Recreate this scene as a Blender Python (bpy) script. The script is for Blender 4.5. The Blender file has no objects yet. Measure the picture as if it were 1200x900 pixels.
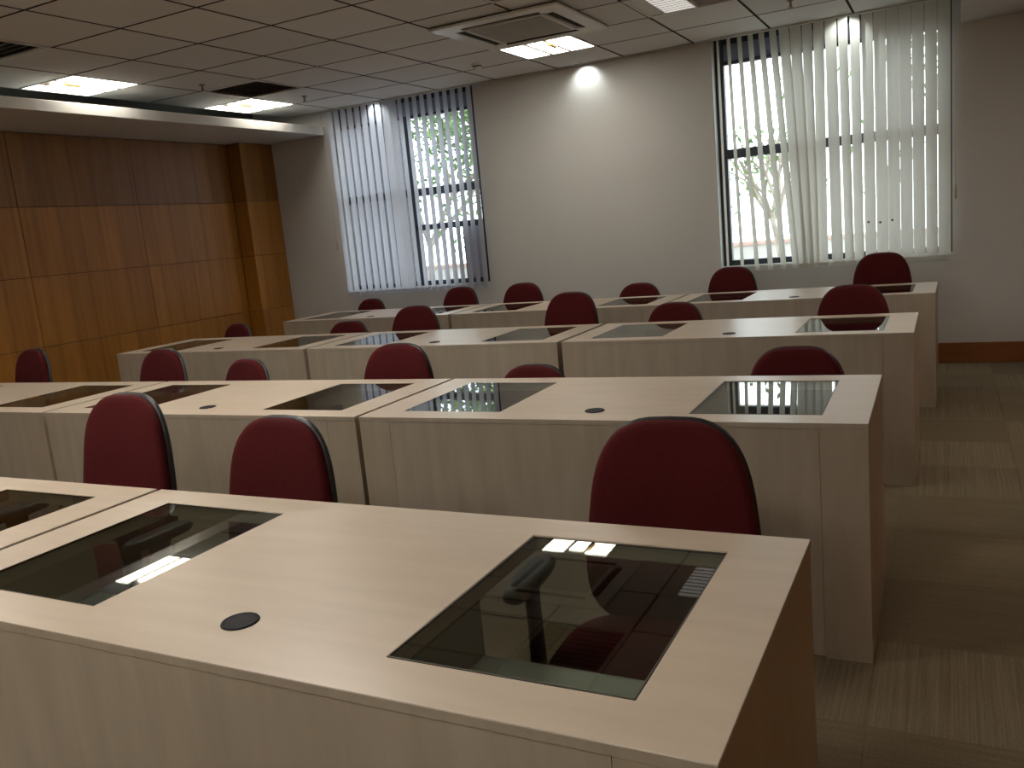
import bpy, bmesh, math, random
from mathutils import Matrix, Vector

random.seed(7)
C = bpy.context.scene.collection
R = math.radians

# ------------------------------------------------------------------ camera
cam_data = bpy.data.cameras.new('camera')
cam_data.sensor_fit = 'HORIZONTAL'
cam_data.sensor_width = 36.0
cam_data.lens = 36.0 * 1008.9993 / 1200.0
cam_data.clip_start = 0.02
cam = bpy.data.objects.new('camera', cam_data)
C.objects.link(cam)
CAM_ROT = (Matrix.Rotation(R(27.35502), 4, 'Z') @ Matrix.Rotation(R(79.87051), 4, 'X')
           @ Matrix.Rotation(R(-5.37545), 4, 'Z'))
cam.matrix_world = Matrix.Translation((0, 0, 1.3936)) @ CAM_ROT
bpy.context.scene.camera = cam

# ------------------------------------------------------------------ world, exposure
SKY_STRENGTH = 4.5
world = bpy.data.worlds.new('overcast_sky')
bpy.context.scene.world = world
world.use_nodes = True
wn = world.node_tree.nodes
wn['Background'].inputs[0].default_value = (0.86, 0.94, 1.0, 1)
wn['Background'].inputs[1].default_value = SKY_STRENGTH
vs = bpy.context.scene.view_settings
vs.view_transform = 'Standard'
vs.look = 'None'
vs.gamma = 1.0
vs.use_curve_mapping = False
vs.exposure = 0.15
cy = bpy.context.scene.cycles
cy.max_bounces = 10
cy.diffuse_bounces = 5
cy.glossy_bounces = 5
cy.transparent_max_bounces = 24
cy.transmission_bounces = 8
cy.sample_clamp_indirect = 4.0
cy.use_denoising = True

LAMP_E = 13.0            # emission of the lit panes of the ceiling lights
LAMP_FRONT_E = 28.0     # unseen front lights, made stronger than the visible ones to brighten the room
SPOT_W = 5.5           # recessed downlights close to the window wall

# ------------------------------------------------------------------ room numbers (metres)
ZC = 2.815              # ceiling
YW = 7.76               # window wall
XL = -6.94              # wood clad wall
XR = 1.30               # right wall, out of the frame
YF = -2.6               # wall behind the camera
GX0, GSX = -1.30, 0.64  # ceiling grid
GY0, GSY = 3.34, 0.624
HD = 0.75               # desk height


# ------------------------------------------------------------------ material helpers
def mat(name):
    m = bpy.data.materials.new(name)
    m.use_nodes = True
    nt = m.node_tree
    b = nt.nodes['Principled BSDF']
    return m, nt, b


def node(nt, kind, **kw):
    n = nt.nodes.new(kind)
    for k, v in kw.items():
        setattr(n, k, v)
    return n


def coords(nt, scale=(1, 1, 1), obj=True, rot=(0, 0, 0)):
    tc = node(nt, 'ShaderNodeTexCoord')
    mp = node(nt, 'ShaderNodeMapping')
    mp.inputs['Scale'].default_value = scale
    mp.inputs['Rotation'].default_value = rot
    nt.links.new(tc.outputs['Object' if obj else 'Generated'], mp.inputs['Vector'])
    return mp.outputs[0]


def noise(nt, vec, scale, detail=3, rough=0.5):
    n = node(nt, 'ShaderNodeTexNoise')
    n.inputs['Scale'].default_value = scale
    n.inputs['Detail'].default_value = detail
    n.inputs['Roughness'].default_value = rough
    nt.links.new(vec, n.inputs['Vector'])
    return n.outputs[0]


def ramp(nt, fac, stops):
    r = node(nt, 'ShaderNodeValToRGB')
    el = r.color_ramp.elements
    while len(el) < len(stops):
        el.new(0.5)
    for e, (p, c) in zip(el, stops):
        e.position = p
        e.color = (*c, 1)
    nt.links.new(fac, r.inputs[0])
    return r.outputs[0]


def bump(nt, b, h, strength=0.1, dist=0.01):
    n = node(nt, 'ShaderNodeBump')
    n.inputs['Strength'].default_value = strength
    n.inputs['Distance'].default_value = dist
    nt.links.new(h, n.inputs['Height'])
    nt.links.new(n.outputs[0], b.inputs['Normal'])


def mixc(nt, a, b, fac, mode='MULTIPLY'):
    n = node(nt, 'ShaderNodeMix', data_type='RGBA', blend_type=mode)
    n.inputs[0].default_value = fac
    nt.links.new(a, n.inputs[6])
    nt.links.new(b, n.inputs[7])
    return n.outputs[2]


def plain(name, col, rough=0.5, metal=0.0, var=0.08, scale=12.0, bumps=0.0, spec=0.5):
    m, nt, b = mat(name)
    v = coords(nt)
    f = noise(nt, v, scale, 4)
    lo = tuple(c * (1 - var) for c in col)
    hi = tuple(min(1, c * (1 + var)) for c in col)
    nt.links.new(ramp(nt, f, [(0.3, lo), (0.7, hi)]), b.inputs['Base Color'])
    b.inputs['Roughness'].default_value = rough
    b.inputs['Metallic'].default_value = metal
    b.inputs['Specular IOR Level'].default_value = spec
    if bumps:
        bump(nt, b, noise(nt, v, scale * 12, 2), bumps, 0.002)
    return m


M = {}
M['wall'] = plain('white_wall_paint', (0.545, 0.535, 0.51), 0.55, var=0.03, scale=1.5, bumps=0.05)
M['soffit'] = plain('soffit_paint', (0.68, 0.66, 0.62), 0.45, var=0.02, scale=2)
M['ceiling_void'] = plain('dark_ceiling_joint', (0.04, 0.03, 0.024), 0.8)
M['recess'] = plain('recess_paint', (0.40, 0.41, 0.42), 0.7)
M['white_plastic'] = plain('white_plastic', (0.70, 0.68, 0.63), 0.35, var=0.02)
M['dark_plastic'] = plain('black_plastic', (0.018, 0.018, 0.020), 0.42, var=0.1, scale=40)
M['matt_black'] = plain('matt_black_cap', (0.010, 0.010, 0.013), 0.6, spec=0.2)
M['slot'] = plain('dark_slot', (0.02, 0.018, 0.016), 0.7)
M['brown_grille'] = plain('brown_grey_grille', (0.24, 0.19, 0.15), 0.5)
M['ac_grille'] = plain('grey_ac_grille', (0.40, 0.38, 0.34), 0.55)
M['chrome'] = plain('chrome', (0.65, 0.65, 0.66), 0.18, metal=1.0, var=0.03)
M['brass'] = plain('brass_cap', (0.60, 0.45, 0.20), 0.35, metal=0.4)
M['frame'] = plain('navy_black_frame', (0.020, 0.025, 0.035), 0.4, var=0.05)
M['spandrel'] = plain('blue_grey_spandrel', (0.16, 0.19, 0.27), 0.5, var=0.04)
M['gasket'] = plain('dark_glass_edge', (0.07, 0.065, 0.052), 0.4)
M['stain'] = plain('brown_stain', (0.16, 0.06, 0.03), 0.8)
M['cord'] = plain('beige_cord', (0.50, 0.44, 0.33), 0.6)
M['shelf'] = plain('pale_grey_shelf', (0.62, 0.62, 0.58), 0.4, var=0.03)
M['interior'] = plain('desk_interior', (0.34, 0.31, 0.26), 0.6, var=0.04)


def tile_mat():
    m, nt, b = mat('mineral_fibre_tile')
    v = coords(nt)
    f = noise(nt, v, 90, 4, 0.7)
    g = noise(nt, v, 2.0, 2)
    c = ramp(nt, f, [(0.35, (0.70, 0.685, 0.67)), (0.6, (0.78, 0.765, 0.75))])
    oi = node(nt, 'ShaderNodeObjectInfo')
    c2 = ramp(nt, oi.outputs['Random'], [(0, (0.90, 0.90, 0.90)), (1, (1, 1, 1))])
    nt.links.new(mixc(nt, c, c2, 1.0), b.inputs['Base Color'])
    b.inputs['Roughness'].default_value = 0.85
    bump(nt, b, f, 0.15, 0.002)
    return m


M['tile'] = tile_mat()



def laminate(name, lo, hi, rough, along='x'):
    m, nt, b = mat(name)
    sc = (1.2, 9, 9) if along == 'x' else (7, 7, 0.9)
    v = coords(nt, sc)
    f = noise(nt, v, 2.2, 6, 0.6)
    w = noise(nt, coords(nt), 1.3, 2)
    c = ramp(nt, f, [(0.30, lo), (0.72, hi)])
    d = ramp(nt, w, [(0.3, (0.90, 0.89, 0.87)), (0.7, (1, 1, 1))])
    nt.links.new(mixc(nt, c, d, 1.0), b.inputs['Base Color'])
    b.inputs['Roughness'].default_value = rough
    return m


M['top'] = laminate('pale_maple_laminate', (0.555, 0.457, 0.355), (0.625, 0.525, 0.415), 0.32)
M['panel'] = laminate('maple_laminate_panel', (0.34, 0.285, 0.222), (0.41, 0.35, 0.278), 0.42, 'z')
M['edge_panel'] = laminate('maple_end_panel', (0.345, 0.28, 0.21), (0.40, 0.335, 0.26), 0.42, 'z')


def fabric():
    m, nt, b = mat('maroon_fabric')
    v = coords(nt)
    f = noise(nt, v, 220, 2)
    g = noise(nt, v, 6, 3)
    c = ramp(nt, f, [(0.3, (0.058, 0.0050, 0.0055)), (0.7, (0.085, 0.0070, 0.0080))])
    d = ramp(nt, g, [(0.3, (0.85, 0.85, 0.85)), (0.7, (1, 1, 1))])
    nt.links.new(mixc(nt, c, d, 1.0), b.inputs['Base Color'])
    b.inputs['Roughness'].default_value = 0.9
    b.inputs['Sheen Weight'].default_value = 0.06
    b.inputs['Sheen Tint'].default_value = (0.8, 0.2, 0.25, 1)
    b.inputs['Specular IOR Level'].default_value = 0.2
    bump(nt, b, f, 0.3, 0.002)
    return m


M['fabric'] = fabric()


def veneer(name, k):
    # cherry veneer; strips of the veneer run vertically, about 0.2 m wide
    m, nt, b = mat(name)
    tc = node(nt, 'ShaderNodeTexCoord')
    geo = node(nt, 'ShaderNodeNewGeometry')
    sep = node(nt, 'ShaderNodeSeparateXYZ')
    nt.links.new(geo.outputs['Position'], sep.inputs[0])
    mul = node(nt, 'ShaderNodeMath', operation='MULTIPLY')
    mul.inputs[1].default_value = 1 / 0.2045
    nt.links.new(sep.outputs['Y'], mul.inputs[0])
    fl = node(nt, 'ShaderNodeMath', operation='FLOOR')
    nt.links.new(mul.outputs[0], fl.inputs[0])
    fr = node(nt, 'ShaderNodeMath', operation='FRACT')
    nt.links.new(mul.outputs[0], fr.inputs[0])
    oi = node(nt, 'ShaderNodeObjectInfo')
    add = node(nt, 'ShaderNodeMath', operation='ADD')
    nt.links.new(fl.outputs[0], add.inputs[0])
    nt.links.new(oi.outputs['Random'], add.inputs[1])
    wn_ = node(nt, 'ShaderNodeTexWhiteNoise', noise_dimensions='1D')
    nt.links.new(add.outputs[0], wn_.inputs['W'])
    v = coords(nt, (14, 14, 0.8), obj=True)
    f = noise(nt, v, 2.0, 6, 0.6)
    base = ramp(nt, f, [(0.25, (0.36 * k, 0.145 * k, 0.022 * k)), (0.75, (0.50 * k, 0.222 * k, 0.036 * k))])
    tone = ramp(nt, wn_.outputs['Value'], [(0, (0.80, 0.78, 0.76)), (1, (1.0, 1.0, 1.0))])
    # each strip grades from its pale sapwood edge to a darker edge
    grad = ramp(nt, fr.outputs[0], [(0.0, (0.74, 0.72, 0.70)), (0.12, (0.95, 0.95, 0.94)), (0.75, (1, 1, 1)), (1.0, (0.88, 0.86, 0.84))])
    nt.links.new(mixc(nt, mixc(nt, base, tone, 1.0), grad, 1.0), b.inputs['Base Color'])
    b.inputs['Roughness'].default_value = 0.38
    return m


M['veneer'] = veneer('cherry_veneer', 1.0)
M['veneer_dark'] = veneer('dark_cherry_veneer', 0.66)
M['baseboard'] = laminate('cherry_baseboard', (0.20, 0.060, 0.016), (0.27, 0.090, 0.025), 0.4)
M['wood_joint'] = plain('dark_wood_joint', (0.05, 0.02, 0.008), 0.8)


def carpet(name, lo, hi, axis):
    m, nt, b = mat(name)
    v = coords(nt)
    st = coords(nt, (110, 1.2, 1) if axis == 'x' else (1.2, 110, 1))
    f = noise(nt, st, 1.0, 3, 0.7)
    g = noise(nt, v, 160, 2)
    oi = node(nt, 'ShaderNodeObjectInfo')
    c = ramp(nt, f, [(0.32, lo), (0.50, tuple((a + b_) / 2 for a, b_ in zip(lo, hi))), (0.68, hi)])
    d = ramp(nt, g, [(0.3, (0.75, 0.75, 0.75)), (0.7, (1, 1, 1))])
    e = ramp(nt, oi.outputs['Random'], [(0, (0.82, 0.82, 0.82)), (1, (1, 1, 1))])
    nt.links.new(mixc(nt, mixc(nt, c, d, 1.0), e, 1.0), b.inputs['Base Color'])
    b.inputs['Roughness'].default_value = 0.95
    b.inputs['Specular IOR Level'].default_value = 0.1
    bump(nt, b, g, 0.4, 0.004)
    return m


M['carpet_a'] = carpet('carpet_tile_ribbed', (0.185, 0.145, 0.088), (0.285, 0.232, 0.155), 'x')
M['carpet_b'] = carpet('carpet_tile_quarter_turned', (0.20, 0.155, 0.094), (0.25, 0.200, 0.128), 'y')
M['carpet_base'] = plain('carpet_backing', (0.10, 0.08, 0.055), 0.95)


def sheet_glass(name, tint, rough=0.0):
    m, nt, b = mat(name)
    nt.nodes.remove(b)
    out = nt.nodes['Material Output']
    tr = node(nt, 'ShaderNodeBsdfTransparent')
    tr.inputs[0].default_value = (*tint, 1)
    gl = node(nt, 'ShaderNodeBsdfGlossy')
    gl.inputs['Roughness'].default_value = rough
    # reflectance of one face from the viewing angle, the same from either side (Schlick)
    ge = node(nt, 'ShaderNodeNewGeometry')
    dt = node(nt, 'ShaderNodeVectorMath', operation='DOT_PRODUCT')
    nt.links.new(ge.outputs['Normal'], dt.inputs[0])
    nt.links.new(ge.outputs['Incoming'], dt.inputs[1])
    ab = node(nt, 'ShaderNodeMath', operation='ABSOLUTE')
    nt.links.new(dt.outputs['Value'], ab.inputs[0])
    om = node(nt, 'ShaderNodeMath', operation='SUBTRACT')
    om.inputs[0].default_value = 1.0
    nt.links.new(ab.outputs[0], om.inputs[1])
    pw = node(nt, 'ShaderNodeMath', operation='POWER')
    pw.inputs[1].default_value = 5.0
    nt.links.new(om.outputs[0], pw.inputs[0])
    fr = node(nt, 'ShaderNodeMath', operation='MULTIPLY_ADD')
    fr.inputs[1].default_value = 0.957
    fr.inputs[2].default_value = 0.043
    nt.links.new(pw.outputs[0], fr.inputs[0])
    mx = node(nt, 'ShaderNodeMixShader')
    nt.links.new(fr.outputs[0], mx.inputs[0])
    nt.links.new(tr.outputs[0], mx.inputs[1])
    nt.links.new(gl.outputs[0], mx.inputs[2])
    nt.links.new(mx.outputs[0], out.inputs['Surface'])
    return m


M['window_glass'] = sheet_glass('window_glass', (0.96, 0.98, 0.97))
M['desk_glass'] = sheet_glass('grey_tinted_glass', (0.70, 0.73, 0.69))


def slat_mat(name, col, trans):
    m, nt, b = mat(name)
    nt.nodes.remove(b)
    out = nt.nodes['Material Output']
    v = coords(nt, (300, 300, 6))
    f = noise(nt, v, 1, 2)
    c = ramp(nt, f, [(0.3, tuple(x * 0.93 for x in col)), (0.7, col)])
    df = node(nt, 'ShaderNodeBsdfDiffuse')
    tl = node(nt, 'ShaderNodeBsdfTranslucent')
    nt.links.new(c, df.inputs[0])
    nt.links.new(c, tl.inputs[0])
    mx = node(nt, 'ShaderNodeMixShader')
    mx.inputs[0].default_value = trans
    nt.links.new(df.outputs[0], mx.inputs[1])
    nt.links.new(tl.outputs[0], mx.inputs[2])
    nt.links.new(mx.outputs[0], out.inputs['Surface'])
    return m


M['slat_left'] = slat_mat('lilac_grey_blind_fabric', (0.60, 0.61, 0.68), 0.34)  # bluish skylight tint put into the fabric colour
M['slat_right'] = slat_mat('off_white_blind_fabric', (0.66, 0.645, 0.585), 0.21)


def emit(name, col, s):
    m, nt, b = mat(name)
    v = coords(nt)
    f = noise(nt, v, 3, 2)
    nt.links.new(ramp(nt, f, [(0.2, tuple(c * 0.97 for c in col)), (0.8, col)]), b.inputs['Emission Color'])
    b.inputs['Base Color'].default_value = (0.8, 0.8, 0.78, 1)
    b.inputs['Emission Strength'].default_value = s
    return m


M['lamp'] = emit('lit_lamp_pane', (1.0, 0.94, 0.83), LAMP_E)
M['foliage'] = plain('pale_green_leaves', (0.14, 0.24, 0.07), 0.6, var=0.4, scale=3)
M['bark'] = plain('grey_brown_bark', (0.34, 0.29, 0.24), 0.9, var=0.3, scale=8)
M['paving'] = plain('pale_outdoor_paving', (0.42, 0.40, 0.37), 0.9, var=0.1, scale=2)
M['render_wall'] = plain('pale_rendered_wall', (0.55, 0.53, 0.50), 0.9, var=0.06, scale=2)
M['steel'] = plain('blue_grey_steel_paint', (0.06, 0.07, 0.09), 0.5)
M['gate_panel'] = plain('mauve_grey_sheet', (0.16, 0.14, 0.19), 0.5)
M['blank'] = plain('lilac_grey_board', (0.30, 0.30, 0.37), 0.6, var=0.03)
M['lamp_dim'] = emit('dim_lamp_pane', (1.0, 0.95, 0.88), 0.55)
M['lamp_front'] = emit('strong_lamp_pane', (1.0, 0.945, 0.86), LAMP_FRONT_E)
M['void'] = plain('unpainted_void', (0.12, 0.13, 0.125), 0.9)  # shade of the recess over the soffit, put into the colour
M['outer_wall'] = plain('dark_blue_grey_render', (0.045, 0.047, 0.065), 0.9, var=0.1, scale=3)
M['terracotta'] = plain('terracotta', (0.56, 0.36, 0.30), 0.8)


# ------------------------------------------------------------------ mesh helpers
def finish(name, bm, m, parent=None, smooth=False, bevel=0.0, seg=2):
    me = bpy.data.meshes.new(name)
    bm.normal_update()
    bm.to_mesh(me)
    bm.free()
    if m is not None:
        me.materials.append(m)
    if smooth:
        for p in me.polygons:
            p.use_smooth = True
    o = bpy.data.objects.new(name, me)
    C.objects.link(o)
    if parent:
        o.parent = parent
    if bevel:
        b = o.modifiers.new('bevel', 'BEVEL')
        b.width = bevel
        b.segments = seg
        b.limit_method = 'ANGLE'
    return o


def abox(bm, x0, x1, y0, y1, z0, z1, mtx=None):
    vs_ = [bm.verts.new((x, y, z)) for z in (z0, z1) for y in (y0, y1) for x in (x0, x1)]
    for f in ((0, 2, 3, 1), (4, 5, 7, 6), (0, 1, 5, 4), (2, 6, 7, 3), (0, 4, 6, 2), (1, 3, 7, 5)):
        bm.faces.new([vs_[i] for i in f])
    if mtx is not None:
        bmesh.ops.transform(bm, matrix=mtx, verts=vs_)
    return vs_


def box(name, x0, x1, y0, y1, z0, z1, m, parent=None, bevel=0.0, mtx=None):
    bm = bmesh.new()
    abox(bm, x0, x1, y0, y1, z0, z1, mtx)
    return finish(name, bm, m, parent, bevel=bevel)


def grid_slab(xs, ys, empty, z0, z1, bm=None):
    """slab over the grid xs x ys without the cells in empty: real holes with side walls"""
    bm = bm or bmesh.new()
    V = {}

    def v(i, j, k):
        if (i, j, k) not in V:
            V[i, j, k] = bm.verts.new((xs[i], ys[j], (z0, z1)[k]))
        return V[i, j, k]
    nx, ny = len(xs) - 1, len(ys) - 1

    def full(i, j):
        return 0 <= i < nx and 0 <= j < ny and (i, j) not in empty
    for i in range(nx):
        for j in range(ny):
            if not full(i, j):
                continue
            bm.faces.new([v(i, j, 1), v(i + 1, j, 1), v(i + 1, j + 1, 1), v(i, j + 1, 1)])
            bm.faces.new([v(i, j, 0), v(i, j + 1, 0), v(i + 1, j + 1, 0), v(i + 1, j, 0)])
            if not full(i - 1, j):
                bm.faces.new([v(i, j, 0), v(i, j, 1), v(i, j + 1, 1), v(i, j + 1, 0)])
            if not full(i + 1, j):
                bm.faces.new([v(i + 1, j, 0), v(i + 1, j + 1, 0), v(i + 1, j + 1, 1), v(i + 1, j, 1)])
            if not full(i, j - 1):
                bm.faces.new([v(i, j, 0), v(i + 1, j, 0), v(i + 1, j, 1), v(i, j, 1)])
            if not full(i, j + 1):
                bm.faces.new([v(i, j + 1, 0), v(i, j + 1, 1), v(i + 1, j + 1, 1), v(i + 1, j + 1, 0)])
    return bm


def cyl(bm, p0, p1, r0, r1=None, n=16):
    r1 = r0 if r1 is None else r1
    p0, p1 = Vector(p0), Vector(p1)
    d = p1 - p0
    q = d.to_track_quat('Z', 'Y').to_matrix().to_4x4()
    bmesh.ops.create_cone(bm, cap_ends=True, segments=n, radius1=r0, radius2=r1, depth=d.length,
                          matrix=Matrix.Translation((p0 + p1) / 2) @ q)


def tube(bm, pts, r, n=8):
    for a, b in zip(pts, pts[1:]):
        cyl(bm, a, b, r, r, n)


def lathe(bm, prof, n=24, c=(0, 0, 0)):
    rings = []
    for (r, z) in prof:
        if r < 1e-6:
            rings.append([bm.verts.new((c[0], c[1], c[2] + z))])
        else:
            rings.append([bm.verts.new((c[0] + r * math.cos(2 * math.pi * i / n), c[1] + r * math.sin(2 * math.pi * i / n), c[2] + z)) for i in range(n)])
    for a, b in zip(rings, rings[1:]):
        for i in range(n):
            j = (i + 1) % n
            if len(a) == 1 and len(b) == 1:
                continue
            if len(a) == 1:
                bm.faces.new([a[0], b[j], b[i]])
            elif len(b) == 1:
                bm.faces.new([a[i], a[j], b[0]])
            else:
                bm.faces.new([a[i], a[j], b[j], b[i]])
    bmesh.ops.recalc_face_normals(bm, faces=bm.faces)


def thing(name, label, cat, loc=(0, 0, 0), rz=0.0, group=None):
    o = bpy.data.objects.new(name, None)
    o.empty_display_size = 0.1
    C.objects.link(o)
    o.location = loc
    o.rotation_euler = (0, 0, rz)
    tag(o, label, cat, group)
    return o


def tag(o, label, cat, group=None):
    o['label'] = label
    o['category'] = cat
    if group:
        o['group'] = group
    return o


def struct(o):
    o['kind'] = 'structure'
    return o


def stuff(o):
    o['kind'] = 'stuff'
    return o


def kids(o):
    return [c for c in o.children]


def copy_tree(src, parent=None):
    c = src.copy()
    C.objects.link(c)
    if parent:
        c.parent = parent
    for ch in kids(src):
        copy_tree(ch, c)
    return c


def plain_empty(name, loc=(0, 0, 0)):
    o = bpy.data.objects.new(name, None)
    C.objects.link(o)
    o.location = loc
    return o


# ================================================================== STRUCTURE
# floor with carpet tiles
floor = struct(box('floor', XL - 0.2, XR + 0.2, YF - 0.2, YW + 0.25, -0.12, -0.008, M['carpet_base']))
TS = 0.5


def carpet_tile_mesh(nm, m):
    bm = bmesh.new()
    abox(bm, 0.0004, TS - 0.0004, 0.0004, TS - 0.0004, -0.008, 0.0)
    me = bpy.data.meshes.new(nm)
    bm.to_mesh(me)
    bm.free()
    me.materials.append(m)
    return me


ct = [carpet_tile_mesh('carpet_tile', M['carpet_a']), carpet_tile_mesh('carpet_tile_turned', M['carpet_b'])]
bm_rest = bmesh.new()
y = YW
j = 0
while y > YF:
    y -= TS
    for i in range(17):
        x = XR - TS * (i + 1)
        if y > 0.1:
            o = bpy.data.objects.new('carpet_tile', ct[random.random() < 0.5])
            C.objects.link(o)
            o.parent = floor
            o.location = (x, y, 0)
        else:
            abox(bm_rest, x + 0.0015, x + TS - 0.0015, y + 0.0015, y + TS - 0.0015, -0.008, 0)
    j += 1
stuff(finish('carpet_tile_field', bm_rest, M['carpet_a'], floor))

# windows: openings in the window wall
WIN = {1: (-5.93, -4.15), 2: (-1.805, 0.03)}
ZS = 0.885
xs = [XL - 0.2, WIN[1][0], WIN[1][1], WIN[2][0], WIN[2][1], XR + 0.2]
bm = grid_slab(xs, [-0.1, ZS, ZC + 0.02, 3.3], {(1, 1), (3, 1)}, 0, 0.24)
bmesh.ops.transform(bm, matrix=Matrix(((1, 0, 0, 0), (0, 0, 1, YW), (0, 1, 0, 0), (0, 0, 0, 1))), verts=bm.verts)
bmesh.ops.recalc_face_normals(bm, faces=bm.faces)
struct(finish('wall_window_side', bm, M['wall']))
struct(box('wall_right', XR, XR + 0.2, YF, YW, -0.1, 3.3, M['veneer']))  # unseen; wood cladding added for its brown bounce on the desk ends
struct(box('wall_behind', XL, XR, YF - 0.2, YF, -0.1, 3.3, M['wall']))
wall_left = struct(box('wall_left', XL - 0.2, XL - 0.022, YF, YW, -0.1, 3.3, M['void']))
struct(box('baseboard_window_side', -5.5, XR, YW - 0.014, YW, 0, 0.165, M['baseboard'], bevel=0.003))

# wood cladding on the left wall: panels with recessed joints
zj = [0.0, 0.17, 0.77, 1.37, 1.957, 2.57]
yj = [-2.58, -1.39, -0.17, 1.05, 2.32, 3.54, 4.76, 5.985, 7.25]
backing = box('panel_backing', XL - 0.021, XL - 0.010, YF, 7.26, 0.0, 2.572, M['wood_joint'], wall_left)
for a, b in zip(yj, yj[1:]):
    for c, d in zip(zj, zj[1:]):
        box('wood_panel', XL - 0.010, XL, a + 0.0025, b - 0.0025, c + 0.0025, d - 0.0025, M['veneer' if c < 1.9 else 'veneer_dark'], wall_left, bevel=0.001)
# wood clad box column in the corner
col = struct(box('trim_1', XL - 0.01, -6.762, 7.265, YW, 0, 2.572, M['wood_joint']))
for c, d in zip(zj, zj[1:]):
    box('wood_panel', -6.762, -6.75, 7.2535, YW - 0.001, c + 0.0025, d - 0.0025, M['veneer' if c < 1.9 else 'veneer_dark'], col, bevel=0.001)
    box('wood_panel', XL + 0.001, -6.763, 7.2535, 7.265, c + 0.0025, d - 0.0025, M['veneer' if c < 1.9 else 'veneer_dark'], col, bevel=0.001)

# ceiling: dark grid backing and single tiles
XE = -6.42
ceiling = struct(box('ceiling', XE, XR, YF, YW, ZC + 0.016, ZC + 0.06, M['ceiling_void']))
struct(box('ceiling_recess', XL - 0.2, XE, YF, YW, 3.06, 3.12, M['void']))
struct(box('trim_2', XE - 0.012, XE, YF, YW, ZC, 3.06, M['recess']))
ZT = ZC
special = {}          # (ix, iy): fixture replaces the tile


def cellx(k):
    return GX0 + GSX * k, GX0 + GSX * (k + 1)


def celly(k):
    return GY0 + GSY * k, GY0 + GSY * (k + 1)


LAMP_A, LAMP_B, LAMP_C, LAMP_D = (-8, 2), (-8, 5), (-3, 5), (-1, 4)
OFF_LAMPS = [(-8, -1), (-3, -1), (-3, -4), (0, -7), (-3, -7)]
DIFF_A, DIFF_B, DIFF_C = (-7, 0), (-7, 4), (-2, 2)
for c in [LAMP_A, LAMP_B, LAMP_C, LAMP_D, DIFF_A, DIFF_B, DIFF_C] + OFF_LAMPS:
    special[c] = 1
tm = {}
for kx in range(-8, 5):
    x0, x1 = cellx(kx)
    x1 = min(x1, XR)
    if x0 >= XR:
        continue
    for ky in range(-10, 8):
        if (kx, ky) in special:
            continue
        y0, y1 = celly(ky)
        y0, y1 = max(y0, YF), min(y1, YW)
        if y1 - y0 < 0.03 or x0 > 0.1 and ky > 0 and x0 > 0.7:
            continue
        key = (round(x1 - x0, 4), round(y1 - y0, 4))
        if key not in tm:
            bm = bmesh.new()
            g = 0.0055
            w, d = key
            v0 = [bm.verts.new(p) for p in ((g, g, 0.006), (w - g, g, 0.006), (w - g, d - g, 0.006), (g, d - g, 0.006))]
            h = 0.0100
            v1 = [bm.verts.new(p) for p in ((h, h, 0.0), (w - h, h, 0.0), (w - h, d - h, 0.0), (h, d - h, 0.0))]
            v2 = [bm.verts.new(p) for p in ((g, g, 0.016), (w - g, g, 0.016), (w - g, d - g, 0.016), (g, d - g, 0.016))]
            bm.faces.new(v1[::-1])
            bm.faces.new(v2)
            for i in range(4):
                k = (i + 1) % 4
                bm.faces.new([v0[i], v0[k], v1[k], v1[i]][::-1])
                bm.faces.new([v2[i], v2[k], v0[k], v0[i]][::-1])
            bmesh.ops.recalc_face_normals(bm, faces=bm.faces)
            me = bpy.data.meshes.new('ceiling_tile')
            bm.to_mesh(me)
            bm.free()
            me.materials.append(M['tile'])
            me.materials.append(M['ceiling_void'])
            for p in me.polygons:
                if abs(p.normal.z) < 0.95:
                    p.material_index = 1
            tm[key] = me
        o = bpy.data.objects.new('ceiling_tile', tm[key])
        C.objects.link(o)
        o.parent = ceiling
        o.location = (x0, y0, ZT)

# dropped soffits along both side walls
sof = struct(box('soffit_left', XL - 0.02, -5.985, YF, YW, 2.575, 2.66, M['soffit'], bevel=0.004))
box('top_board', XL, -6.03, YF, YW - 0.001, 2.6602, 2.664, M['void'], sof)  # added dark board, stands in for shade on top of the soffit
struct(box('soffit_right', 0.09, XR, YF, YW, 2.615, ZC - 0.001, M['wall']))

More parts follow.
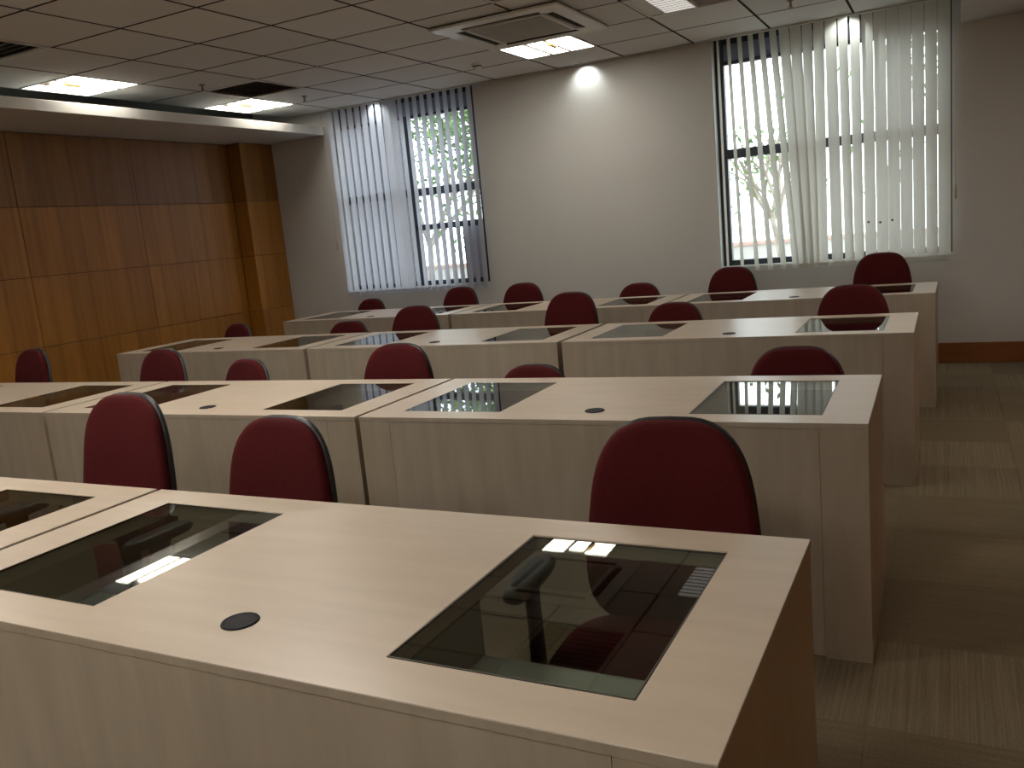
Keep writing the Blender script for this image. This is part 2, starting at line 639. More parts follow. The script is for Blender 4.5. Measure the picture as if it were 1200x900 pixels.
# ------------------------------------------------------------------ windows (frame, transom, panes, spandrel)
def make_window(n, x0, x1):
    w = plain_empty('window_%d' % n, ((x0 + x1) / 2, YW + 0.10, ZS))
    struct(w)
    hw = (x1 - x0) / 2
    H = ZC + 0.015 - ZS
    t = 0.065
    zt = 1.865 - ZS
    zsp = 2.615 - ZS
    box('frame', -hw, -hw + 0.075, 0, t, 0, H, M['frame'], w, bevel=0.003)
    box('frame', hw - 0.075, hw, 0, t, 0, H, M['frame'], w, bevel=0.003)
    box('bottom_rail', -hw + 0.075, hw - 0.075, 0, t, 0, 0.055, M['frame'], w, bevel=0.003)
    box('top_rail', -hw + 0.075, hw - 0.075, 0, t, H - 0.05, H, M['frame'], w, bevel=0.003)
    box('transom', -hw + 0.075, hw - 0.075, -0.004, t, zt - 0.04, zt + 0.04, M['frame'], w, bevel=0.003)
    box('transom', -hw + 0.075, hw - 0.075, 0.004, t - 0.004, zsp, zsp + 0.03, M['frame'], w, bevel=0.003)
    box('spandrel_panel', -hw + 0.075, hw - 0.075, 0.018, 0.045, zsp + 0.03, H - 0.05, M['spandrel'], w)
    box('pane', -hw + 0.075, hw - 0.075, 0.030, 0.036, 0.055, zt - 0.04, M['window_glass'], w)
    box('pane', -hw + 0.075, hw - 0.075, 0.030, 0.036, zt + 0.04, zsp, M['window_glass'], w)
    if n == 1:   # casement sash in the lower light
        zb = 1.50 - ZS
        xm = -5.02 - (x0 + x1) / 2
        for za, zc_ in ((0.055, zt - 0.04), (zt + 0.04, zsp)):
            box('mullion', xm - 0.03, xm + 0.03, 0.002, t - 0.005, za, zc_, M['frame'], w, bevel=0.002)
        box('blanking_board', -4.44 - (x0 + x1) / 2, hw - 0.075, 0.012, 0.022, 0.055, zb - 0.03, M['blank'], w)
        box('sash_rail', -5.03 - (x0 + x1) / 2, hw - 0.075, 0.002, t - 0.005, zb - 0.03, zb + 0.03, M['frame'], w, bevel=0.002)
        box('sash_stile', -4.47 - (x0 + x1) / 2, -4.44 - (x0 + x1) / 2, 0.002, t - 0.005, 0.055, zb - 0.03, M['frame'], w, bevel=0.002)
    box('sill', -hw, hw, -0.09, 0, -0.004, 0.006, M['wall'], w)
    return w


for n in (1, 2):
    make_window(n, *WIN[n])

# portals guide the daylight sampling through the two openings (they give off no light themselves)
for n in (1, 2):
    ld = bpy.data.lights.new('window_portal', 'AREA')
    ld.shape = 'RECTANGLE'
    ld.size = WIN[n][1] - WIN[n][0]
    ld.size_y = 1.75
    ld.cycles.is_portal = True
    lo = bpy.data.objects.new('window_portal', ld)
    C.objects.link(lo)
    lo.location = ((WIN[n][0] + WIN[n][1]) / 2, YW + 0.23, 1.77)
    lo.rotation_euler = (R(-90), 0, 0)


# ================================================================== DESKS
DW, DD = 1.795, 0.753
TT = 0.018
GL0, GL1 = 0.138, 0.551      # glass across, measured from the end
GY_0, GY_1 = 0.105, 0.655


def build_desk(right_end, left_end):
    d = plain_empty('computer_desk')
    # local x runs from -DW (left end) to 0 (right end), local y from 0 (modesty panel) to DD (sitter's edge)
    xs = [-DW, -DW + GL0, -DW + GL1, -GL1, -GL0, 0]
    ys = [0, GY_0, GY_1, DD]
    bm = grid_slab(xs, ys, {(1, 1), (3, 1)}, HD - TT, HD)
    top = finish('desktop', bm, M['top'], d, bevel=0.0012, seg=1)
    top.data.materials.append(M['panel'])
    for p in top.data.polygons:          # edge banding like the panels below
        c_ = p.center
        if abs(p.normal.z) < 0.5 and (min(abs(c_.x), abs(c_.x + DW)) < 0.001 or min(abs(c_.y), abs(c_.y - DD)) < 0.001):
            p.material_index = 1
    for a, b in ((-DW + GL0, -DW + GL1), (-GL1, -GL0)):
        e = 0.0008
        rw = 0.014
        bm = grid_slab([a - rw, a, b, b + rw], [GY_0 - rw, GY_0, GY_1, GY_1 + rw], {(1, 1)}, HD - TT - 0.018, HD - TT)
        finish('hole_rim', bm, M['top'], top)
        g = box('glass_panel', a + 0.0035, b - 0.0035, GY_0 + 0.0035, GY_1 - 0.0035, -0.0035, 0.0025, M['desk_glass'], d)
        g.location = ((a + b) / 2, (GY_0 + GY_1) / 2, HD - 0.0035)
        for vv in g.data.vertices:
            vv.co.x -= (a + b) / 2
            vv.co.y -= (GY_0 + GY_1) / 2
        bm = grid_slab([a + e, a + 0.0032, b - 0.0032, b - e], [GY_0 + e, GY_0 + 0.0032, GY_1 - 0.0032, GY_1 - e], {(1, 1)}, HD - 0.0055, HD - 0.0012)
        gk = finish('gasket', bm, M['gasket'], g)
        gk.location = (-(a + b) / 2, -(GY_0 + GY_1) / 2, -HD + 0.0035)
    zt = HD - TT
    PW = 0.136
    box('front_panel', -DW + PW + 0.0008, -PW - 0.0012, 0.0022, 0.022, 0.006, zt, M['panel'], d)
    # narrow end boxes
    for x0, x1 in ((-PW, -0.001), (-DW + 0.001, -DW + PW)):
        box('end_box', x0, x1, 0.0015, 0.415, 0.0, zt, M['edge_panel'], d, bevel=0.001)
    for x0, x1, far in ((-0.020, -0.001, right_end), (-DW + 0.001, -DW + 0.020, left_end)):
        # full depth only at the ends of a row; short where two desks meet
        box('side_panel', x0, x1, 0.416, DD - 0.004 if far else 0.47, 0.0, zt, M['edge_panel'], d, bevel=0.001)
    # central cable box and the two sunken monitor shelves
    xa, xb = -DW + GL1 + 0.006, -GL1 - 0.006
    box('centre_box', xa, xb, 0.024, 0.415, 0.0, zt, M['interior'], d)
    for x0, x1 in ((-DW + PW, xa), (xb, -PW)):
        box('shelf', x0 + 0.001, x1 - 0.001, 0.024, 0.41, 0.575, 0.597, M['shelf'], d)
    # grommet
    bm = bmesh.new()
    cx, cy_ = -0.889, 0.135
    lathe(bm, [(0.028, -0.002), (0.028, 0.0022), (0.0335, 0.0024), (0.0345, 0.0005), (0.0345, -0.002)], 32, (cx, cy_, HD + 0.0005))
    g = finish('grommet', bm, M['matt_black'], d, smooth=True)
    bm = bmesh.new()
    lathe(bm, [(0.0, 0.0012), (0.018, 0.0012), (0.0275, 0.0018), (0.0275, -0.001), (0.0, -0.001)], 32, (cx, cy_, HD + 0.0008))
    finish('grommet_cap', bm, M['matt_black'], g, smooth=False)
    return d


ROWS = [  # right-front corner x, y, turn (deg), pitch of modules, number of modules
    (-0.244, 0.908, -0.32, 1.812, 2),
    (-0.206, 2.600, 0.77, 1.813, 3),
    (-0.143, 4.393, 0.06, 1.822, 3),
    (-0.073, 6.107, -0.51, 1.820, 3),
]
RN = ['nearest row', 'second row', 'third row', 'farthest row']
MN = [['right desk', 'left desk'], ['right desk', 'middle desk', 'left desk'], ['right desk', 'middle desk', 'left desk'], ['right desk', 'middle desk', 'left desk']]
proto = {}
for r, (x, y, a, p, n) in enumerate(ROWS):
    for k in range(n):
        key = (k == 0, False)
        if key not in proto:
            proto[key] = build_desk(*key)
            o = proto[key]
        else:
            o = copy_tree(proto[key])
        ca, sa = math.cos(R(a)), math.sin(R(a))
        o.location = (x - k * p * ca, y - k * p * sa, 0)
        o.rotation_euler = (0, 0, R(a))
        if r == 0 and k == 0:            # the two nearest glass panels sit a little unevenly in their seats
            gl = sorted([c for c in kids(o) if c.name.startswith('glass_panel')], key=lambda c: c.location.x)
            gl[0].rotation_euler = (0, R(0.42), 0)
            gl[1].rotation_euler = (R(-0.42), 0, 0)
        tag(o, 'pale maple %s of the %s, two glass panels in its top' % (MN[r][k], RN[r]), 'desk', 'computer desks in rows')


# ================================================================== CHAIRS
def sup(a, b, n, ang):
    c, s = math.cos(ang), math.sin(ang)
    return (a * math.copysign(abs(c) ** (2 / n), c), b * math.copysign(abs(s) ** (2 / n), s))


def cushion(bm, outline, map3, bulge, thick, rings=7, p=3.0, back=0.3):
    """domed pad: outline is a list of 2D points, map3(u, v, h) -> 3D; h is the height over the pad's mid plane"""
    n = len(outline)
    for side in (1, -1):
        rr = []
        for i in range(rings + 1):
            t = i / rings
            s = 1 - (1 - t) ** 1.6 if i < rings else 1.0
            if i == 0:
                continue
            h = (thick / 2 + (bulge if side > 0 else bulge * back) * (1 - s ** p)) * side
            if i == rings:
                h = 0.0
            sc = s if i < rings else 1.0
            if i == rings - 1:
                pass
            rr.append([bm.verts.new(map3(sc * x, sc * z, h)) for x, z in outline])
        c = bm.verts.new(map3(0, 0, (thick / 2 + (bulge if side > 0 else bulge * back)) * side))
        for i in range(n):
            j = (i + 1) % n
            bm.faces.new([c, rr[0][i], rr[0][j]] if side > 0 else [c, rr[0][j], rr[0][i]])
        for a, b in zip(rr, rr[1:]):
            for i in range(n):
                j = (i + 1) % n
                bm.faces.new([a[i], b[i], b[j], a[j]] if side > 0 else [a[i], a[j], b[j], b[i]])
    bmesh.ops.remove_doubles(bm, verts=bm.verts, dist=1e-5)
    bmesh.ops.recalc_face_normals(bm, faces=bm.faces)


NA = 48
BA, BB = 0.208, 0.258


def back_outline(k=1.0, n=3.3):
    out = []
    for i in range(NA):
        x, z = sup(BA * k, BB * (1 + (k - 1) * 0.8), n, 2 * math.pi * i / NA)
        x *= 1.0 - 0.135 * (z / BB)
        out.append((x, z))
    return out


def back_map(off):
    def f(x, z, h):
        # bows forward at the flanks, leans back; h grows towards the sitter (-y)
        return (x, off - h - 0.55 * x * x + 0.13 * z - 0.10 * (z + 0.08) ** 2, z)
    return f


def build_chair():
    c = plain_empty('office_chair')
    ZB = 0.668                   # centre of the backrest
    # backrest and its shell
    bm = bmesh.new()
    cushion(bm, back_outline(), back_map(0.0), 0.020, 0.030, 8, 3.2, 0.2)
    b = finish('backrest', bm, M['fabric'], c, smooth=True)
    b.location = (0, 0.25, ZB)
    bm = bmesh.new()
    cushion(bm, back_outline(1.012), back_map(0.026), 0.012, 0.018, 8, 3.5, 1.0)
    finish('back_shell', bm, M['dark_plastic'], b, smooth=True)
    # seat
    bm = bmesh.new()
    so = [sup(0.235, 0.225, 3.2, 2 * math.pi * i / NA) for i in range(NA)]
    cushion(bm, so, lambda x, y, h: (x, y, h - 0.25 * max(0, -y - 0.12) ** 2 * 6), 0.014, 0.05, 7, 3.0, 0.1)
    s = finish('seat', bm, M['fabric'], c, smooth=True)
    s.location = (0, 0.0, 0.405)
    bm = bmesh.new()
    cushion(bm, [(x * 0.95, y * 0.95) for x, y in so], lambda x, y, h: (x, y, h - 0.030), 0.006, 0.022, 5, 3.0, 1.0)
    finish('seat_shell', bm, M['dark_plastic'], s, smooth=True)
    # spine bar between seat and back
    bm = bmesh.new()
    pts = [(0.06, 0.348), (0.20, 0.346), (0.285, 0.375), (0.312, 0.46), (0.318, 0.60)]
    rings = []
    for y, z in pts:
        rings.append([bm.verts.new((sx * 0.035, y + dy, z + dz)) for sx, dy, dz in ((-1, 0, 0), (1, 0, 0), (1, 0.006, -0.012), (-1, 0.006, -0.012))])
    for a, d in zip(rings, rings[1:]):
        for i in range(4):
            j = (i + 1) % 4
            bm.faces.new([a[i], a[j], d[j], d[i]])
    bm.faces.new(rings[0])
    bm.faces.new(rings[-1][::-1])
    bmesh.ops.recalc_face_normals(bm, faces=bm.faces)
    finish('spine_bar', bm, M['dark_plastic'], c, bevel=0.003)
    # T-shaped armrests
    for sx in (-1, 1):
        bm = bmesh.new()
        X = sx * 0.278
        abox(bm, min(sx * 0.12, X + sx * 0.012), max(sx * 0.12, X + sx * 0.012), -0.035, 0.045, 0.338, 0.352)
        a = finish('arm_post', bm, M['dark_plastic'], c, bevel=0.004)
        bm = bmesh.new()
        rings = []
        for z, w, d in ((0.338, 0.011, 0.045), (0.40, 0.012, 0.040), (0.52, 0.012, 0.034), (0.578, 0.013, 0.040), (0.592, 0.016, 0.055)):
            rings.append([bm.verts.new((X + w * math.cos(q) , 0.0 + d * math.sin(q) + 0.02 * (0.45 - z), z)) for q in [2 * math.pi * i / 14 for i in range(14)]])
        for u, v in zip(rings, rings[1:]):
            for i in range(14):
                j = (i + 1) % 14
                bm.faces.new([u[i], u[j], v[j], v[i]])
        bm.faces.new(rings[0][::-1])
        bm.faces.new(rings[-1])
        finish('upright', bm, M['dark_plastic'], a, smooth=True)
        bm = bmesh.new()
        po = [sup(0.034, 0.125, 3.0, 2 * math.pi * i / 28) for i in range(28)]
        cushion(bm, po, lambda x, y, h: (X + x, y - 0.005, 0.605 + h - 0.8 * min(0, y + 0.04) ** 2 * 1.5), 0.004, 0.026, 4, 3.0, 0.3)
        finish('arm_pad', bm, M['dark_plastic'], a, smooth=True)
    # mechanism, gas column, five-star base
    box('mechanism', -0.09, 0.09, -0.10, 0.10, 0.315, 0.352, M['dark_plastic'], c, bevel=0.008)
    bm = bmesh.new()
    lathe(bm, [(0.0, 0.07), (0.028, 0.07), (0.028, 0.20), (0.024, 0.205), (0.0165, 0.206), (0.0165, 0.316), (0, 0.316)], 20)
    finish('gas_column', bm, M['dark_plastic'], c, smooth=False)
    for k in range(5):
        q = 2 * math.pi * k / 5 + 0.3
        m4 = Matrix.Rotation(q, 4, 'Z')
        bm = bmesh.new()
        v = [bm.verts.new(p) for p in ((0.0, -0.030, 0.065), (0.0, 0.030, 0.065), (0.29, 0.018, 0.058), (0.29, -0.018, 0.058),
                                       (0.0, -0.026, 0.108), (0.0, 0.026, 0.108), (0.29, 0.014, 0.078), (0.29, -0.014, 0.078))]
        for f in ((0, 1, 2, 3), (7, 6, 5, 4), (0, 3, 7, 4), (1, 5, 6, 2), (3, 2, 6, 7), (0, 4, 5, 1)):
            bm.faces.new([v[i] for i in f])
        bmesh.ops.recalc_face_normals(bm, faces=bm.faces)
        bmesh.ops.transform(bm, matrix=m4, verts=bm.verts)
        leg = finish('base_leg', bm, M['dark_plastic'], c, bevel=0.004)
        bm = bmesh.new()
        for dy in (-0.014, 0.014):
            cyl(bm, (0.262, dy - 0.009, 0.025), (0.262, dy + 0.009, 0.025), 0.025, n=16)
        cyl(bm, (0.278, 0, 0.028), (0.278, 0, 0.062), 0.008, n=8)
        bmesh.ops.transform(bm, matrix=m4, verts=bm.verts)
        finish('caster', bm, M['dark_plastic'], leg)
    return c


ORD = ['first', 'second', 'third', 'fourth', 'fifth', 'sixth']
CH = [  # row, x, y of backrest minus .25, top of backrest, turn in degrees, extra words
    (0, -0.592, 1.70, 0.930, 3, 'large and nearest to the aisle'),
    (0, -1.83, 1.68, 0.940, -3, 'left of the big aisle chair'),
    (0, -2.49, 1.68, 1.010, -2, 'tall and narrow at the left'),
    (1, -0.55, 3.36, 0.845, 2, 'low back, nearest to the aisle'),
    (1, -1.77, 3.36, 0.785, -3, 'low back barely showing'),
    (1, -2.50, 3.36, 0.905, 4, 'high back'),
    (1, -3.60, 3.36, 0.845, -12, 'low rounded back'),
    (1, -4.235, 3.36, 0.915, -5, 'high rounded back'),
    (1, -5.46, 3.36, 0.940, -8, 'at the picture edge'),
    (2, -0.49, 5.15, 0.915, 3, 'nearest to the aisle'),
    (2, -1.61, 5.15, 0.862, -8, 'low rounded back'),
    (2, -2.32, 5.15, 0.965, -6, 'tallest in its row'),
    (2, -3.54, 5.15, 0.925, 4, 'high rounded back'),
    (2, -4.18, 5.15, 0.835, 2, 'low back'),
    (2, -5.41, 5.15, 0.855, -16, 'near the wood wall'),
    (3, -0.44, 6.84, 0.985, 2, 'nearest to the aisle'),
    (3, -1.59, 6.84, 0.950, -4, 'beside the right window'),
    (3, -2.38, 6.84, 0.862, -3, 'against the bare wall'),
    (3, -3.46, 6.84, 0.925, 3, 'against the bare wall'),
    (3, -4.15, 6.84, 0.925, -4, 'under the left window'),
    (3, -5.22, 6.84, 0.862, -10, 'under the left window'),
]
RC = ['in the nearest row', 'in the second row', 'in the third row', 'in the farthest row']
cproto = build_chair()
cnt = {}
for idx, (r, x, y, ztop, rz, extra) in enumerate(CH):
    o = cproto if idx == 0 else copy_tree(cproto)
    o.location = (x, y, 0)
    o.rotation_euler = (0, 0, R(rz))
    k = cnt.get(r, 0)
    cnt[r] = k + 1
    tag(o, 'maroon chair %s, %s from the right, %s' % (RC[r], ORD[k], extra), 'chair', 'maroon office chairs')
    dz = ztop - 0.926 - (0.022, 0.014, 0.008, 0.003)[r]
    for ch in kids(o):
        nm = ch.name.split('.')[0]
        if nm == 'backrest':
            ch.location.z += dz
        elif nm in ('seat', 'arm_post', 'mechanism'):
            ch.location.z += dz * 0.45
        elif nm == 'spine_bar':
            ch.location.z += dz * 0.45
        elif nm == 'gas_column':
            ch.scale.z *= 1 + dz * 0.45 / 0.316


# ================================================================== VERTICAL BLINDS
def make_blind(n, x0, x1, m, specs, label):
    """specs: per slat (x at the top, shift at the bottom, turn in degrees)"""
    zt, zb = ZC - 0.014, 0.845
    yb = YW - 0.055
    t = thing('vertical_blind', label, 'blind', ((x0 + x1) / 2, yb, 0))
    cx = (x0 + x1) / 2
    box('head_rail', x0 - cx, x1 - cx, -0.022, 0.022, ZC - 0.013, ZC - 0.001, M['white_plastic'], t, bevel=0.004)
    slats = []
    for i, (xt, sh, th) in enumerate(specs):
        bm = bmesh.new()
        w = 0.089
        nz = 8
        cols = []
        for k in range(nz + 1):
            f = k / nz
            z = zt + (zb - zt) * f
            dx = sh * f
            tw = R(th)
            row = []
            for q in (-0.5, -0.25, 0, 0.25, 0.5):
                u = q * w
                bow = 0.006 * (1 - (2 * q) ** 2)
                px = u * math.cos(tw) - bow * math.sin(tw)
                py = u * math.sin(tw) + bow * math.cos(tw)
                row.append(bm.verts.new((xt - cx + dx + px, py, z)))
            cols.append(row)
        for a, b in zip(cols, cols[1:]):
            for q in range(4):
                bm.faces.new([a[q], a[q + 1], b[q + 1], b[q]])
        s = finish('slat', bm, m, t, smooth=True)
        bm = bmesh.new()
        mt = Matrix.Translation((xt - cx + sh, 0, 0)) @ Matrix.Rotation(R(th), 4, 'Z')
        abox(bm, -w / 2, w / 2, 0.0005, 0.0095, zb, zb + 0.035, mt)
        finish('hem_weight', bm, m, s)
        slats.append(s)
    bm = bmesh.new()
    pts = [(xt - cx + sh + 0.03 * math.cos(R(th)), -0.012, zb + 0.008) for xt, sh, th in specs]
    tube(bm, pts, 0.0018, 5)
    finish('bottom_chain', bm, M['white_plastic'], t)
    return t, slats


sp1 = []
N1 = 20
for i in range(N1):
    f = i / (N1 - 1)
    xt = -5.865 + 1.70 * f
    th = (-17 if i < 8 else 4 if i < 10 else -30) + random.uniform(-2, 2)
    sp1.append((xt, random.uniform(-0.006, 0.006), th))
b1, s1 = make_blind(1, WIN[1][0] + 0.005, WIN[1][1] - 0.005, M['slat_left'], sp1,
                    'lilac grey vertical blind with half open slats, at the left window')
sp2 = []
shifts = [0.0, 0.035, 0.07, 0.095, 0.115, 0.125, 0.09, 0.05, 0.01, -0.015, 0.01, 0.015]
turns = [-64, -60, -56, -52, -50, -44, -20, -6, -24, -20, -6, -32, -30, -16, -8, -4, -4, -10, -17, 2]
for i in range(20):
    xt = -1.735 + 0.0900 * i
    sp2.append((xt, shifts[i] if i < len(shifts) else 0.0, turns[i]))
b2, s2 = make_blind(2, WIN[2][0] + 0.02, WIN[2][1] + 0.02, M['slat_right'], sp2,
                    'off white vertical blind with some slats hanging askew, at the right window')
for i in (13, 14, 15):
    bm = bmesh.new()
    xt, sh, th = sp2[i]
    mt = Matrix.Translation((xt - (WIN[2][0] + WIN[2][1] + 0.04) / 2, 0, 0)) @ Matrix.Rotation(R(th), 4, 'Z')
    bmesh.ops.create_cone(bm, cap_ends=True, segments=10, radius1=0.010, radius2=0.008, depth=0.001,
                          matrix=mt @ Matrix.Translation((-0.018, -0.0015 + 0.004, 1.175 + 0.01 * (i % 2))) @ Matrix.Rotation(R(90), 4, 'X'))
    st = finish('stain', bm, M['stain'], s2[i])
    st['label'] = 'small brown stain'


def blind_cord(t, x, zlow):
    bm = bmesh.new()
    tube(bm, [(x, -0.03, ZC - 0.03), (x, -0.03, zlow)], 0.0022, 6)
    c = finish('pull_cord', bm, M['cord'], t)
    bm = bmesh.new()
    lathe(bm, [(0, -0.11), (0.010, -0.105), (0.012, -0.05), (0.006, 0.0), (0, 0.0)], 12, (x, -0.03, zlow))
    finish('cord_weight', bm, M['cord'], c, smooth=True)


blind_cord(b2, (WIN[2][1] - WIN[2][0]) / 2 + 0.0, 1.42)
blind_cord(b1, -(WIN[1][1] - WIN[1][0]) / 2 - 0.02, 1.45)


# ================================================================== CEILING FIXTURES
def ceiling_light(cell, label, group='square ceiling lights', pane=None):
    pane = pane or M['lamp']
    (x0, x1), (y0, y1) = cellx(cell[0]), celly(cell[1])
    t = thing('ceiling_light', label, 'lamp', ((x0 + x1) / 2, (y0 + y1) / 2, ZC), 0, group)
    hx, hy = (x1 - x0) / 2 - 0.004, (y1 - y0) / 2 - 0.004
    a = 0.016
    bm = grid_slab([-hx, -hx + a, hx - a, hx], [-hy, -hy + a, hy - a, hy], {(1, 1)}, -0.003, 0.014)
    finish('frame', bm, M['white_plastic'], t)
    box('reflector_tray', -hx + a, hx - a, -hy + a, hy - a, 0.011, 0.015, M['white_plastic'], t)
    X = [-hx + a, -hx + 0.225, -hx + 0.247, -hx + 0.395, -hx + 0.417, hx - a]
    box('lit_pane', X[0], X[1], -hy + a, hy - a, 0.000, 0.006, pane, t)
    box('lit_pane', X[2], X[3], -hy + a + 0.08, hy - a, 0.000, 0.006, pane, t)
    box('lit_pane', X[4], X[5], -hy + a, hy - a, 0.000, 0.006, pane, t)
    for q in (1, 3):
        box('divider', X[q], X[q + 1], -hy + a, hy - a, -0.006, 0.009, M['brown_grille'], t)
    bm = bmesh.new()
    cyl(bm, (X[3] + 0.04, -hy + 0.20, -0.022), (X[3] + 0.04, -hy + 0.08, -0.022), 0.020, n=14)
    finish('lamp_holder', bm, M['brass'], t, smooth=False)
    return t


ceiling_light(LAMP_A, 'lit square ceiling light at far left above the wood wall soffit')
ceiling_light(LAMP_B, 'lit square ceiling light near the left window, beside the brown air vent')
ceiling_light(LAMP_C, 'lit square ceiling light next to the air conditioner, by the bare wall')
for i, c in enumerate(OFF_LAMPS):
    ceiling_light(c, 'lit square ceiling light over the front of the room, outside the picture', 'ceiling lights outside the picture', M['lamp_front'])


def louvre_vent(cell, label, m, n=9, white_part=False):
    (x0, x1), (y0, y1) = cellx(cell[0]), celly(cell[1])
    t = thing('air_vent', label, 'vent', ((x0 + x1) / 2, (y0 + y1) / 2, ZC), 0)
    hx, hy = (x1 - x0) / 2 - 0.004, (y1 - y0) / 2 - 0.004
    a = 0.022
    bm = grid_slab([-hx, -hx + a, hx - a, hx], [-hy, -hy + a, hy - a, hy], {(1, 1)}, -0.006, 0.012)
    finish('frame', bm, M['white_plastic'], t, bevel=0.002)
    box('back_plate', -hx + a, hx - a, -hy + a, hy - a, 0.012, 0.015, M['slot'], t)
    bm = bmesh.new()
    abox(bm, -hx + a, hx - a, -0.024, 0.024, -0.001, 0.001, Matrix.Rotation(R(24), 4, 'X'))
    me = None
    for i in range(n):
        yy = -hy + a + (2 * hy - 2 * a) * (i + 0.5) / n
        if me is None:
            o = finish('blade', bm, m, t)
            me = o.data
        else:
            o = bpy.data.objects.new('blade', me)
            C.objects.link(o)
            o.parent = t
        o.location = (0, yy, 0.004)
    return t


louvre_vent(DIFF_A, 'brown louvred air vent cut off by the left picture edge', M['brown_grille'])
louvre_vent(DIFF_B, 'brown louvred air vent beside the light near the left window', M['brown_grille'])
louvre_vent(DIFF_C, 'dark air vent at the top picture edge, above the air conditioner', M['brown_grille'])

# light with white louvres at the top edge
(x0, x1), (y0, y1) = cellx(LAMP_D[0]), celly(LAMP_D[1])
t = thing('louvred_ceiling_light', 'ceiling light with white louvre blades and a dark half, right of the air conditioner', 'lamp', ((x0 + x1) / 2, (y0 + y1) / 2, ZC))
hx, hy = (x1 - x0) / 2 - 0.004, (y1 - y0) / 2 - 0.004
bm = grid_slab([-hx, -hx + 0.02, hx - 0.02, hx], [-hy, -hy + 0.02, hy - 0.02, hy], {(1, 1)}, -0.004, 0.014)
finish('frame', bm, M['white_plastic'], t)
box('reflector_tray', 0.052, hx - 0.02, -hy + 0.02, hy - 0.02, 0.010, 0.015, M['brown_grille'], t)['label'] = 'unlit brown half'
box('reflector_tray', -hx + 0.02, -0.19, -hy + 0.02, hy - 0.02, 0.004, 0.015, M['white_plastic'], t)
box('back_plate', -0.19, 0.04, -hy + 0.02, hy - 0.02, 0.012, 0.015, M['slot'], t)
me = None
for i in range(9):
    yy = -hy + 0.02 + (2 * hy - 0.04) * (i + 0.5) / 9
    if me is None:
        o = box('louvre_blade', -0.185, 0.035, -0.017, 0.017, -0.002, 0.002, M['lamp_dim'], t)  # blades glow to stand in for tube light reflected on them
        me = o.data
    else:
        o = bpy.data.objects.new('louvre_blade', me)
        C.objects.link(o)
        o.parent = t
    o.location = (0, yy, 0.002)
box('divider', 0.04, 0.052, -hy + 0.02, hy - 0.02, -0.008, 0.01, M['white_plastic'], t)

# cassette air conditioner
AX0, AX1, AY0, AY1 = -3.205, -2.235, 5.44, 6.41
t = thing('cassette_air_conditioner', 'square white cassette air conditioner in the ceiling with a grey centre grille', 'air conditioner', ((AX0 + AX1) / 2, (AY0 + AY1) / 2, ZC - 0.005))
h = (AX1 - AX0) / 2
s0, s1_ = 0.300, 0.375      # louvre slot band
xs = [-h, -s1_, -s0, s0, s1_, h]
bm = grid_slab(xs, xs, {(2, 1), (2, 3), (1, 2), (3, 2)}, -0.024, -0.006)
finish('face_plate', bm, M['white_plastic'], t, bevel=0.006)
box('shadow_gap', -h + 0.006, h - 0.006, -h + 0.006, h - 0.006, -0.006, -0.0005, M['slot'], t)
for q in range(4):
    bm = bmesh.new()
    mt = Matrix.Rotation(math.pi / 2 * q, 4, 'Z')
    abox(bm, -s0 + 0.003, s0 - 0.003, -0.022, 0.022, -0.002, 0.002, mt @ Matrix.Translation((0, -0.3375, -0.012)) @ Matrix.Rotation(R(28), 4, 'X'))
    finish('air_flap', bm, M['slot'], t)
box('grille_panel', -0.275, 0.275, -0.275, 0.275, -0.028, -0.024, M['ac_grille'], t, bevel=0.003)
bm = bmesh.new()
gr = box('grille_slat', -0.255, 0.255, -0.004, 0.004, -0.030, -0.028, M['ac_grille'], t)
gr.location = (0, -0.24, 0)
for i in range(1, 14):
    o = gr.copy()
    C.objects.link(o)
    o.location = (0, -0.24 + 0.037 * i, 0)

# smoke detector and sprinklers
t = thing('smoke_detector', 'round white smoke detector on the ceiling left of the lit square light', 'detector', (-3.60, 6.87, ZC))
bm = bmesh.new()
lathe(bm, [(0, 0.0), (0.052, 0.0), (0.052, -0.012), (0.046, -0.018), (0, -0.018)], 28)
finish('base', bm, M['white_plastic'], t, smooth=False)
bm = bmesh.new()
lathe(bm, [(0.040, -0.018), (0.040, -0.030), (0.030, -0.042), (0, -0.046)], 28)
finish('sensor_head', bm, M['white_plastic'], t, smooth=True)
bm = bmesh.new()
lathe(bm, [(0.0405, -0.0185), (0.0425, -0.022), (0.0425, -0.026), (0.0405, -0.0285)], 28)
finish('vent_ring', bm, M['slot'], t)
for (x, y, lab) in ((-5.44, 6.80, 'small brass sprinkler head hanging between the vent light and the left window'),
                    (-5.54, 5.62, 'small sprinkler head on the ceiling in front of the brown air vent'),
                    (-1.00, 6.80, 'small sprinkler head on the ceiling above the right window')):
    t = thing('sprinkler', lab, 'sprinkler', (x, y, ZC), 0, 'ceiling sprinklers')
    bm = bmesh.new()
    lathe(bm, [(0, 0), (0.026, 0), (0.024, -0.006), (0.010, -0.008), (0, -0.008)], 18)
    finish('collar', bm, M['brown_grille'], t)
    bm = bmesh.new()
    cyl(bm, (0, 0, -0.006), (0, 0, -0.045), 0.008, n=10)
    finish('stem', bm, M['brown_grille'], t)
    bm = bmesh.new()
    cyl(bm, (0, 0, -0.050), (0, 0, -0.046), 0.018, n=14)
    finish('deflector', bm, M['brown_grille'], t)

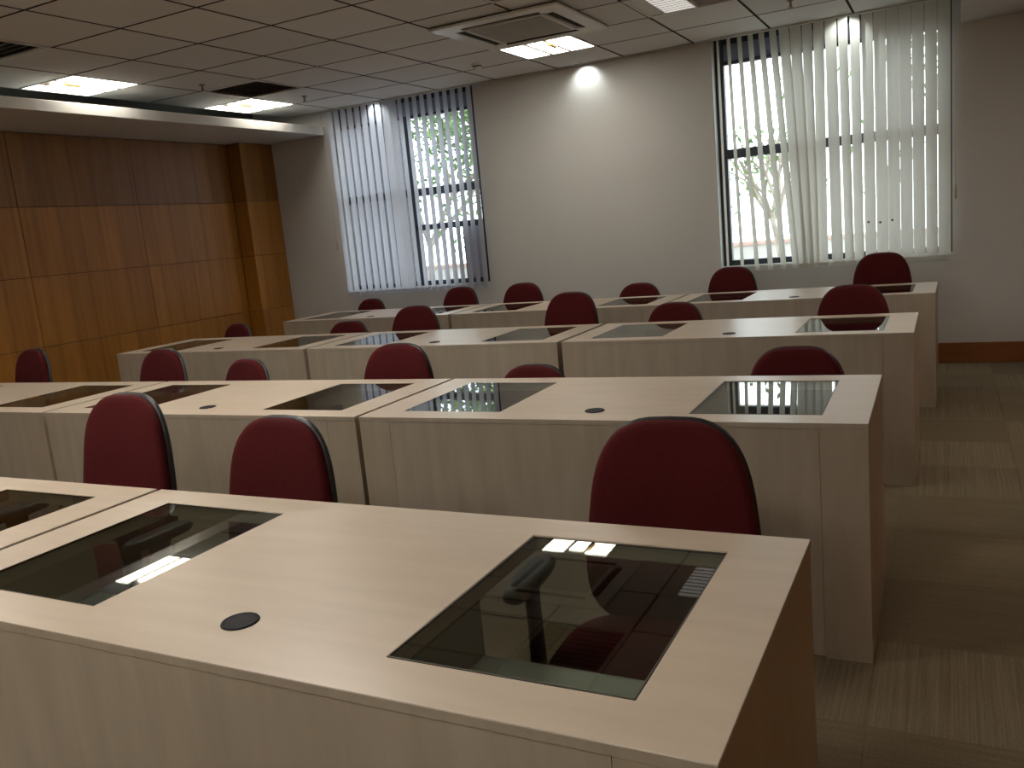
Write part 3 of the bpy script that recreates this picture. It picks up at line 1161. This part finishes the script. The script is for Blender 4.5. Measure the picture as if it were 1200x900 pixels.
# recessed downlights close to the window wall; each washes the wall or blind below it
for (x, dw, lab) in ((-5.28, 0.17, 'recessed downlight in the ceiling edge above the left window'),
                 (-2.95, 0.115, 'recessed downlight in the ceiling edge casting the bright spot on the bare wall'),
                 (-0.73, 0.17, 'recessed downlight in the ceiling edge above the right window')):
    t = thing('downlight', lab, 'downlight', (x, YW - dw, ZC), 0, 'wall washing downlights')
    bm = bmesh.new()
    lathe(bm, [(0.030, 0.004), (0.030, -0.004), (0.040, -0.004), (0.042, 0.0), (0.042, 0.004)], 24)
    finish('trim_ring', bm, M['white_plastic'], t)
    ld = bpy.data.lights.new('spot', 'SPOT')
    ld.energy = SPOT_W
    ld.color = (0.93, 1.0, 0.97)
    ld.spot_size = R(120)
    ld.spot_blend = 0.9
    ld.shadow_soft_size = 0.0
    lo = bpy.data.objects.new('spot', ld)
    C.objects.link(lo)
    lo.parent = t
    lo.location = (0, 0, -0.012)
    lo.rotation_euler = (R(30), 0, 0)


t = thing('soffit_light', 'lit square light in the soffit over the aisle, outside the picture', 'lamp', (0.75, 4.9, 2.615))  # added unseen lamp, brightens the aisle and the desk ends
bm = grid_slab([-0.22, -0.20, 0.20, 0.22], [-0.22, -0.20, 0.20, 0.22], {(1, 1)}, -0.008, -0.0005)
finish('frame', bm, M['white_plastic'], t)
box('lit_pane', -0.20, 0.20, -0.20, 0.20, -0.005, -0.0005, M['lamp_front'], t)


# ================================================================== OUTSIDE
ground = struct(box('ground_outside', -16, 10, YW + 0.25, 26, -0.45, -0.25, M['paving']))


def make_tree(label, loc, height, spread, seed, leaves, lo_leaf):
    rnd = random.Random(seed)
    t = thing('tree', label, 'tree', loc)
    bm = bmesh.new()
    tips = []

    def branch(p, d, L, r, lev):
        q = p + d * L
        cyl(bm, p, q, r, r * 0.7, 7)
        tips.append(q)
        if lev > 0:
            for _ in range(3 if lev > 1 else 2):
                nd = (d + Vector((rnd.uniform(-.8, .8), rnd.uniform(-.8, .8), rnd.uniform(-.1, .6)))).normalized()
                branch(q, nd, L * rnd.uniform(.6, .85), r * .65, lev - 1)
    branch(Vector((0, 0, 0)), Vector((0.05, 0, 1)).normalized(), height * 0.34, 0.07, 4)
    finish('trunk', bm, M['bark'], t)
    bm = bmesh.new()
    for k in range(leaves):
        c = tips[rnd.randrange(len(tips))] + Vector((rnd.gauss(0, spread), rnd.gauss(0, spread), rnd.gauss(0, spread)))
        if c.z < lo_leaf:
            continue
        a = Vector((rnd.uniform(-1, 1), rnd.uniform(-1, 1), rnd.uniform(-1, 1))).normalized() * rnd.uniform(.05, .09)
        b = a.orthogonal().normalized() * 0.028
        v = [bm.verts.new(c - a), bm.verts.new(c + b), bm.verts.new(c + a), bm.verts.new(c - b)]
        bm.faces.new(v)
    stuff(finish('foliage', bm, M['foliage'], t))
    return t


make_tree('leafy tree outside the left window', (-7.9, 12.6, -0.25), 4.4, 0.38, 3, 5200, 1.3)
make_tree('bare branched young tree outside the left half of the right window', (-2.1, 12.4, -0.25), 2.7, 0.25, 11, 160, 1.4)
make_tree('leafy tree outside the right half of the right window', (-0.75, 11.6, -0.25), 4.6, 0.3, 5, 1500, 1.5)
t = thing('neighbouring_building', 'dark blue grey building corner outside the left half of the left window', 'building', (-9.2, 9.25, -0.25))
box('wall_body', -3.0, 3.03, 0, 0.4, 0, 4.6, M['outer_wall'], t)
box('plinth', -3.0, 3.03, -0.03, 0, 0, 0.4, M['steel'], t)
t = thing('garden_wall', 'low pale garden wall with a terracotta coping outside the windows', 'wall', (-4, 14.0, -0.25))
box('wall_body', -9, 9, 0, 0.2, 0, 1.05, M['render_wall'], t)
box('coping', -9, 9, -0.03, 0.23, 1.05, 1.11, M['terracotta'], t, bevel=0.01)
